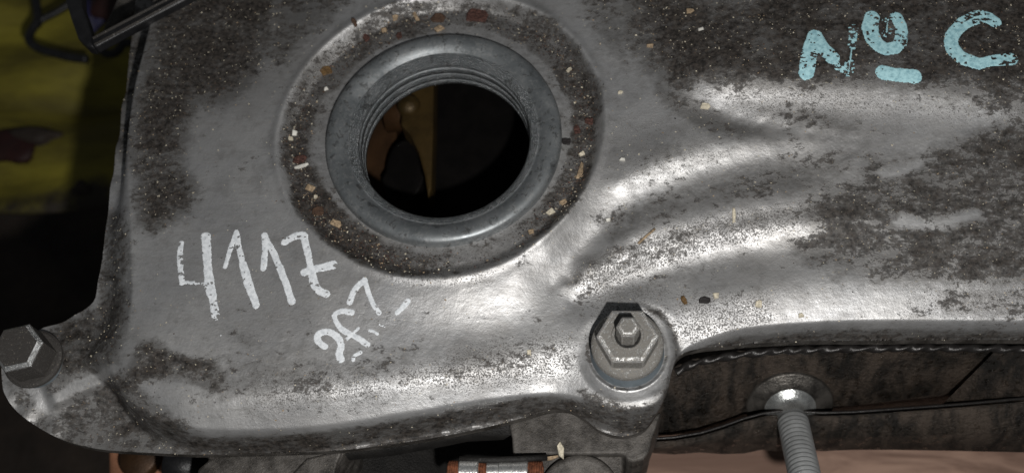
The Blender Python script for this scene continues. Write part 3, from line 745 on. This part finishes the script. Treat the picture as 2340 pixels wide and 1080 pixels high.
V, Fc = prism(pxpoly([(640,1110),(700,1046),(768,1030),(790,1012),(770,1055),(758,1110)], -17.6), -17.6, -22); bevel(obj('raised_web', V, Fc, M['cast'], CB, False), .5, 2)
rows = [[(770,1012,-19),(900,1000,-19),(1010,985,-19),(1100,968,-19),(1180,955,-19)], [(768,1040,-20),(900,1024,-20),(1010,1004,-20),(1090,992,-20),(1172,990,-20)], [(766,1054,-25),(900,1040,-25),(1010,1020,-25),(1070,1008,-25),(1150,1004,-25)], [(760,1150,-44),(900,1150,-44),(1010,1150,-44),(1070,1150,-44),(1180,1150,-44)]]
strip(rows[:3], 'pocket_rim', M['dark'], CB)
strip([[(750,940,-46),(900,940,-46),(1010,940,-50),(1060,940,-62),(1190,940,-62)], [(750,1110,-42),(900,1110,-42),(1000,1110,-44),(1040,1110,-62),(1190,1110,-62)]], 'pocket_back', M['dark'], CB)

# shiny spring clip at the bottom edge
cl = empty('spring_clip', P(1140, 1076, -16), 'shiny steel clip with rusty coils at the bottom edge', 'clip')
c0, c1 = P(1046, 1080, -17), P(1228, 1080, -17); axd = (c1-c0)/np.linalg.norm(c1-c0); LL = np.linalg.norm(c1-c0)
def along(x): return c0+axd*LL*(x-1046)/182.
for a, b, r, m, nm in [(1050,1096,3.3,'steel','steel_band'),(1112,1142,2.7,'steel','steel_band'),(1140,1208,2.9,'steel','steel_tube')]:
    V, Fc = lathe([(r-.25, 0), (r, .25), (r, LL*(b-a)/182-.25), (r-.25, LL*(b-a)/182)], along(a), 40, axd, 0, True); sharp(obj(nm, V, Fc, M[m], cl))
for a, b, r in [(1026,1052,2.5),(1094,1130,2.3),(1206,1240,2.4)]:
    pts = []; q0, q1 = along(a), along(b); u = np.cross(axd, (0, 0, 1.)); u /= np.linalg.norm(u); v = np.cross(u, axd); tn = 5 if b-a < 30 else 6
    for i in range(tn*14):
        t = i/(tn*14-1); an = 2*math.pi*tn*t; pts.append(q0+(q1-q0)*t+r*(math.cos(an)*u+math.sin(an)*v))
    V, Fc = tube(pts, .36, 6); obj('coil', V, Fc, M['rust'], cl)
V, Fc = tube([P(1050, 1048, -15), P(1110, 1050, -15), P(1180, 1048, -15), P(1250, 1044, -16.5)], .75, 8); obj('wire', V, Fc, M['dark'], cl)

# ------------------------------------------------------------------ seen down through the filler hole
ra = empty('rocker_arm', P(955, 300, -34), 'brassy oily rocker arm seen down inside the filler hole', 'rocker arm')
V, Fc = prism(pxpoly([(915,150),(992,150),(990,300),(986,430),(978,452),(970,400),(955,345),(935,305),(915,285),(918,240)], -30), -30, -38); bevel(obj('arm', V, Fc, M['brass'], ra, False), .8, 2)
pc = P(933, 238, -29); V, Fc = lathe([(.1, 1.6), (1.6, 1.3), (2.8, .5), (3.2, -.8), (3.0, -3)], pc, 32); obj('ball_end', V, Fc, M['brass'], ra)
V, Fc = lathe([(5.2, 0), (5.2, 14)], P(880, 262, -38), 32, (1, .1, 0), 0, True); obj('pivot', V, Fc, M['brown_oil'], ra)
cs_ = empty('camshaft', P(900, 400, -45), 'dark oily camshaft lobe beside the brassy rocker arm', 'camshaft')
pr = [(P(920, 385, -36)[0]+6.0*math.cos(t)*(1 if math.sin(t) < 0 else .8), P(920, 385, -36)[1]+9.5*math.sin(t)) for t in np.linspace(0, 2*math.pi, 28, endpoint=False)]
V, Fc = prism(pr, -37, -50); bevel(obj('lobe', V, Fc, M['oil_black'], cs_, False), .6, 2)
V, Fc = prism(pxpoly([(790,200),(905,225),(908,480),(800,480)], -44), -44, -56); obj('bearing_cap', V, Fc, M['brown_oil'], cs_, False)
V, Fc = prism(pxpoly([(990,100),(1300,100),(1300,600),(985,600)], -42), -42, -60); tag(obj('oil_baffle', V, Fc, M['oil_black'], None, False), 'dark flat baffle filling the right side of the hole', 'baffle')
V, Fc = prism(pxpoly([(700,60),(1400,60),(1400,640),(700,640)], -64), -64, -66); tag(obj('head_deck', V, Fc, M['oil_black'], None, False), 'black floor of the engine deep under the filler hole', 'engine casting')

# ------------------------------------------------------------------ surroundings
def quadpx(pts, z, name, mat, th=2.0, sub=1):
    V, Fc = prism(pxpoly(pts, z), z, z-th); return obj(name, V, Fc, mat, None, False)
V, Fc = prism([(-600, -500), (600, -500), (600, 500), (-600, 500)], -260, -264); tag(obj('ground', V, Fc, M['floor'], None, False), kind='structure')
# crumpled yellow sheet
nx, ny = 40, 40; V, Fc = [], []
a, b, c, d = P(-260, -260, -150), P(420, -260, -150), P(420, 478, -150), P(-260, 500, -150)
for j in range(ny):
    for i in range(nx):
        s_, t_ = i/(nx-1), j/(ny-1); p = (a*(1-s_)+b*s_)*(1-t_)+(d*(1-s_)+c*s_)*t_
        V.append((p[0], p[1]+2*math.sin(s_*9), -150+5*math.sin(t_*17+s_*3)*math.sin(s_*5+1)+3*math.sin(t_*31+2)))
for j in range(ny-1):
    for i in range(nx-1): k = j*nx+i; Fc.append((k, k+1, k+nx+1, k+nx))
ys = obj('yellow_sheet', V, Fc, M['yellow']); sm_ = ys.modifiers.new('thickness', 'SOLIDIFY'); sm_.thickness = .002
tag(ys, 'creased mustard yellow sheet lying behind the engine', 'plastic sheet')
def cable(pts, z, r, label):
    V, Fc = tube([P(x, y, zz) for (x, y), zz in zip(spline(pts, 5), np.linspace(z, z, 500))], r, 10); tag(obj('black_cable', V, Fc, M['black']), label, 'cable', 'cables over the yellow sheet')
cable([(78,-60),(82,0),(86,45),(70,75),(68,95),(90,112),(130,124),(165,132),(200,136)], -125, 1.7, 'long black cable looping over the yellow sheet')
cable([(165,5),(130,28),(95,46),(84,60)], -126, 1.5, 'short black cable branching from the long looping cable')
cable([(222,105),(236,120),(252,124),(268,118),(282,100),(300,98)], -115, 1.6, 'small curled black cable under the black frame corner')
def blob(px, py, z, rx, ry, rz, mat, name, label, cat, group=None):
    bm = bmesh.new(); bmesh.ops.create_icosphere(bm, subdivisions=3, radius=1); c = P(px, py, z)
    V = []; ph = random.random()*9
    for v in bm.verts:
        k = 1+.22*math.sin(4*v.co.x+ph)*math.sin(3*v.co.y+ph*2)+.15*math.sin(5*v.co.z+ph)
        V.append((c[0]+v.co.x*rx*k, c[1]+v.co.y*ry*k, c[2]+v.co.z*rz*k))
    Fc = [[v.index for v in f.verts] for f in bm.faces]; bm.free()
    return tag(obj(name, V, Fc, mat), label, cat, group)
blob(248, 10, -110, 7, 8, 4, M['red'], 'red_rag', 'small dark red rag seen through the black frame', 'rag')
blob(218, 24, -112, 6, 8, 4, M['blue'], 'blue_rag', 'small dark blue rag beside the red rag', 'rag')
blob(25, 335, -146, 11, 8, 3, M['red'], 'red_scrap', 'dim red scrap on the yellow sheet at the left edge', 'scrap')
blob(75, 312, -146, 10, 4, 3, M['floor'], 'black_scrap', 'flat black scrap next to the dim red scrap', 'scrap')
blob(188, 436, -146, 5, 4, 2, M['floor'], 'round_lump', 'round black lump at the lower end of the yellow sheet', 'lump')
# black plastic frame corner over the top left
bf = empty('plastic_corner', P(200, 60, -8), 'black plastic frame corner reaching in at the top left', 'plastic frame')
V, Fc = prism(pxpoly([(138,-120),(148,0),(160,40),(176,85),(196,104),(214,108),(208,80),(200,48),(186,10),(180,-120)], 2.5), 2.5, -2); bevel(obj('side_rail', V, Fc, M['black'], bf, False), 1.1, 3)
V, Fc = prism(pxpoly([(205,84),(214,108),(300,62),(420,0),(560,-80),(520,-90),(396,-14),(292,44)], 2.5), 2.5, -1); bevel(obj('cross_rail', V, Fc, M['black'], bf, False), .8, 3)
V, Fc = tube([P(x, y, 2.6) for x, y in [(212,88),(300,42),(396,-8),(540,-86)]], .4, 8); obj('rail_lip', V, Fc, M['bolt_dark'], bf)
V, Fc = tube([P(x, y, 2.6) for x, y in [(216,102),(304,56),(408,0),(550,-76)]], .35, 8); obj('rail_lip', V, Fc, M['bolt_dark'], bf)
V, Fc = prism(pxpoly([(232,70),(300,30),(390,-30),(420,-120),(300,-120),(270,-10)], -16), -16, -22); bevel(obj('backing_plate', V, Fc, M['cast'], bf, False), .8, 2)
# wooden board below the right side
tag(quadpx([(1380,985),(3100,950),(3100,1330),(1380,1330)], -110, 'wooden_board', M['wood'], 14), 'pale brown wooden board below the threaded stud', 'board')
# copper coloured bracket and black hose end below the left side
cpb = empty('copper_bracket', P(320, 1060, -60), 'dull copper coloured bracket peeping out below the cover', 'bracket')
V, Fc = prism(pxpoly([(246,1010),(400,1010),(392,1050),(362,1080),(345,1120),(246,1120)], -60), -60, -72); bevel(obj('bracket_arm', V, Fc, M['copper'], cpb, False), 1.5, 3)
V, Fc = lathe([(5.4, 0), (5.4, 3), (4.6, 3.6), (.1, 3.8)], P(325, 1050, -60), 40, None, 0, False); obj('round_cap', V, Fc, M['brown_oil'], cpb)
V, Fc = tube([P(385, 1062, -40), P(420, 1064, -40), P(500, 1066, -44)], 4.5, 24); tag(obj('black_hose', V, Fc, M['black']), 'black hose end between copper bracket and grey casting', 'hose')

# ------------------------------------------------------------------ chips and crumbs lying on the cover
def chip(px, py, lx, ly, rot, kind, label, th=.5, z=None, name=None):
    c = solve_px(px, py) if z is None else P(px, py, z)
    if z is None: c[2] = height(np.array([c[0]]), np.array([c[1]]))[0]
    e = .6; g = [0, 0]
    if z is None:
        hx_ = height(np.array([c[0]+e, c[0]-e, c[0], c[0]]), np.array([c[1], c[1], c[1]+e, c[1]-e])); g = [(hx_[0]-hx_[1])/(2*e), (hx_[2]-hx_[3])/(2*e)]
        g = [max(-.9, min(.9, v)) for v in g]
    wood = kind in ('cream', 'tan', 'white'); n = random.choice((4, 5, 6)) if wood else random.choice((6, 7, 8)); hx2_, hy2_ = lx/20.4, ly/20.4*1.08; ca, sa = math.cos(R(rot)), math.sin(R(rot)); V = []
    ring = []
    for k in range(n):
        a = 2*math.pi*(k+random.uniform(-.25, .25)+(.5 if n == 4 else 0))/n
        if wood: ring.append((hx2_*max(-1, min(1, 1.5*math.cos(a)))*random.uniform(.8, 1.1), hy2_*max(-1, min(1, 1.5*math.sin(a)))*random.uniform(.75, 1.1))); continue
        q = 1/max(abs(math.cos(a)), abs(math.sin(a)))**.75*random.uniform(.82, 1.08)
        ring.append((hx2_*math.cos(a)*q, hy2_*math.sin(a)*q))
    for lvl, sc in ((-.25, 1.0), (th*.6, 1.02), (th, .86)):
        for x, y in ring:
            X, Y = (x*ca-y*sa)*sc, (x*sa+y*ca)*sc
            V.append((c[0]+X, c[1]+Y, c[2]+lvl+X*g[0]+Y*g[1]+random.uniform(-.08, .08)*(lvl > 0)))
    Fc = [tuple(range(2*n, 3*n)), tuple(range(n-1, -1, -1))]
    for l in range(2):
        for k in range(n): Fc.append((l*n+k, l*n+(k+1) % n, (l+1)*n+(k+1) % n, (l+1)*n+k))
    nm = name or {'cream': 'wood_chip', 'tan': 'wood_chip', 'white': 'wood_chip', 'rust': 'rust_flake'}.get(kind, 'dirt_crumb')
    cat = {'wood_chip': 'wood chip', 'rust_flake': 'rust flake', 'dirt_crumb': 'dirt crumb'}[nm]
    tag(obj(nm, V, Fc, CH[kind], None, False), label, cat, {'wood_chip': 'wood chips scattered over the cover', 'rust_flake': 'rust flakes in the filler seat', 'dirt_crumb': 'dirt crumbs on the cover'}[nm])
CHIPS = [
 (951,40,32,9,-62,'tan','slim tan splinter above the filler neck, beside the dark brown crumb'),
 (878,70,15,13,10,'tan','small square tan chip in grime at the top left of the filler neck'),
 (905,42,16,10,20,'tan','dusty tan chip just left of the slim splinter above the neck'),
 (1092,34,58,40,-8,'rust','largest brown rust flake, above the filler neck'),
 (1000,42,40,26,0,'brown','dark brown crumb between slim splinter and largest rust flake'),
 (1004,66,24,15,30,'tan','ragged tan chip under the dark brown crumb above the neck'),
 (838,88,20,20,0,'rust','reddish flake in the black grime at the top left of the neck'),
 (912,82,18,16,0,'rust','reddish flake touching the top left edge of the neck'),
 (746,162,30,24,20,'amber','amber brown crumb in the seat, upper left of the neck'),
 (810,52,13,20,10,'brown','lone brown drop shaped crumb inside the rim at upper left'),
 (746,204,12,9,15,'white','tiny white chip in the seat just below the amber crumb'),
 (674,305,13,15,0,'white','round white chip in the seat left of the neck'),
 (665,318,10,10,0,'cream','tiny cream chip touching the round white chip left of the neck'),
 (685,365,36,22,8,'rust','bright red rust flake above a white sliver, left of the neck'),
 (690,381,34,8,16,'white','white sliver lying right under the bright red rust flake'),
 (709,430,24,17,-25,'tan','tan chip in the seat at the lower left, above the brown lump'),
 (722,451,10,9,0,'cream','tiny cream chip between the lower left tan chip and brown lump'),
 (727,483,28,26,0,'brown','brown lump in the seat at the lower left of the neck'),
 (768,510,30,15,-28,'tan','long tan chip at the lower left of the seat, above the figure 7'),
 (1301,160,18,7,50,'cream','cream sliver in the seat at the upper right of the neck'),
 (1318,297,18,20,0,'rust','reddish flake in the seat at the right of the neck'),
 (1346,278,22,20,0,'rust','reddish flake against the right rim of the seat'),
 (1327,392,14,44,-20,'tan','long ragged tan chip against the lower right rim of the seat'),
 (1330,352,16,10,30,'cream','small cream chip above the long ragged chip at right rim'),
 (1259,483,24,14,35,'cream','pale chip in the seat at the lower right of the neck'),
 (1286,462,18,14,30,'tan','tan chip beside the pale chip at the lower right of the neck'),
 (1295,324,22,18,0,'black','black oily crumb at the right of the neck'),
 (1214,530,14,11,20,'tan','faint tan chip below the neck at the lower right'),
 (1613,243,24,13,-12,'cream','cream chip on the dirty slope left under the blue letters'),
 (1578,27,20,12,-8,'tan','yellowish chip on the dark plateau near the top edge'),
 (1602,68,13,7,10,'white','tiny white chip right below the yellowish chip at the top edge'),
 (1485,107,16,9,-10,'tan','tan chip on the slope between filler hole and blue letters'),
 (1677,493,9,30,-4,'cream','upright cream sliver on the band above the flange bolt'),
 (1390,503,11,7,10,'white','tiny white chip right of the bright ridge by the filler hole'),
 (1422,365,14,7,-10,'white','flat white chip on the smooth pocket right of the filler hole'),
 (1637,676,14,14,10,'cream','cream chip beside a dark crumb, right of the flange bolt'),
 (1611,686,28,15,-5,'black','dark crumb touching a cream chip, right of the flange bolt'),
 (1563,686,13,18,20,'amber','amber crumb nearest to the flange bolt on its right'),
 (1734,694,19,17,15,'cream','bright cream chip alone on the band above the black flange wall'),
 (1830,720,13,8,10,'cream','small cream chip at the lower edge of the right band'),
 (1210,805,10,11,0,'cream','small cream chip on the speckled slope left of the flange bolt'),
 (1418,212,12,7,0,'cream','small cream chip on the grey slope right of the filler rim')]
for c in CHIPS: chip(*c)
chip(1282,1028,16,40,-62+70,'cream','cream splinter standing on the speckled casting below the boss',.7,-18.4)
chip(1262,1046,36,8,6,'tan','tan straw splinter at the bottom beside the steel clip',.5,-17.6)
p_ = [solve_px(1458,558), solve_px(1478,540), solve_px(1497,524)]
V, Fc = tube([p+np.array([0, 0, .4]) for p in p_], .3, 6); tag(obj('straw', V, Fc, CH['tan']), 'thin straw lying across the channel above the flange bolt', 'straw')

# ------------------------------------------------------------------ loose grit: one mass of tiny grains
dv = dirt.ravel()[used]; sv = spk.ravel()[used]
rv = seat_r(SV[:, 0], SV[:, 1])
wt = .05+.5*np.clip(dv, 0, 1)+.3*sv+13.0*np.exp(-((rv-34.8)/2.6)**2)*np.clip(dv, 0, 1)**2
wt[rv < RING+.6] = 0; wt /= wt.sum()
ids = rng.choice(len(SV), 13000, replace=False, p=wt)
V, Fc, MI = [], [], []
for i in ids:
    p = SV[i]; groove = 29 < rv[i] < 38
    s = abs(rng.normal(.10, .05))+.05+(abs(rng.normal(0, .05)) if groove else 0)
    b = len(V); q = rng.normal(size=(5, 3)); q /= np.linalg.norm(q, axis=1)[:, None]; q[:, 2] *= .6
    for v in q: V.append(p+v*s*np.array([1.2, 1, 1])+np.array([0, 0, s*.35]))
    Fc += [(b, b+1, b+2), (b, b+2, b+3), (b, b+3, b+4), (b+1, b+2, b+4), (b+2, b+3, b+4), (b, b+1, b+4)]
    u = rng.random(); m = (0 if u < .08 else 1 if u < .16 else 2 if u < .24 else 3 if u < .78 else 4) if groove else (0 if u < .55 else 1 if u < .75 else 4 if u < .9 else 3)
    MI += [m]*6
me = bpy.data.meshes.new('grit'); me.from_pydata([tuple(v*S) for v in V], [], Fc)
for k in ('cream', 'tan', 'rust', 'black', 'brown'): me.materials.append(CH[k])
me.polygons.foreach_set('material_index', np.array(MI, np.int32)); me.update()
g = bpy.data.objects.new('grit', me); COL.objects.link(g); tag(g, 'fine sandy grit scattered over the cover and filler seat', kind='stuff')
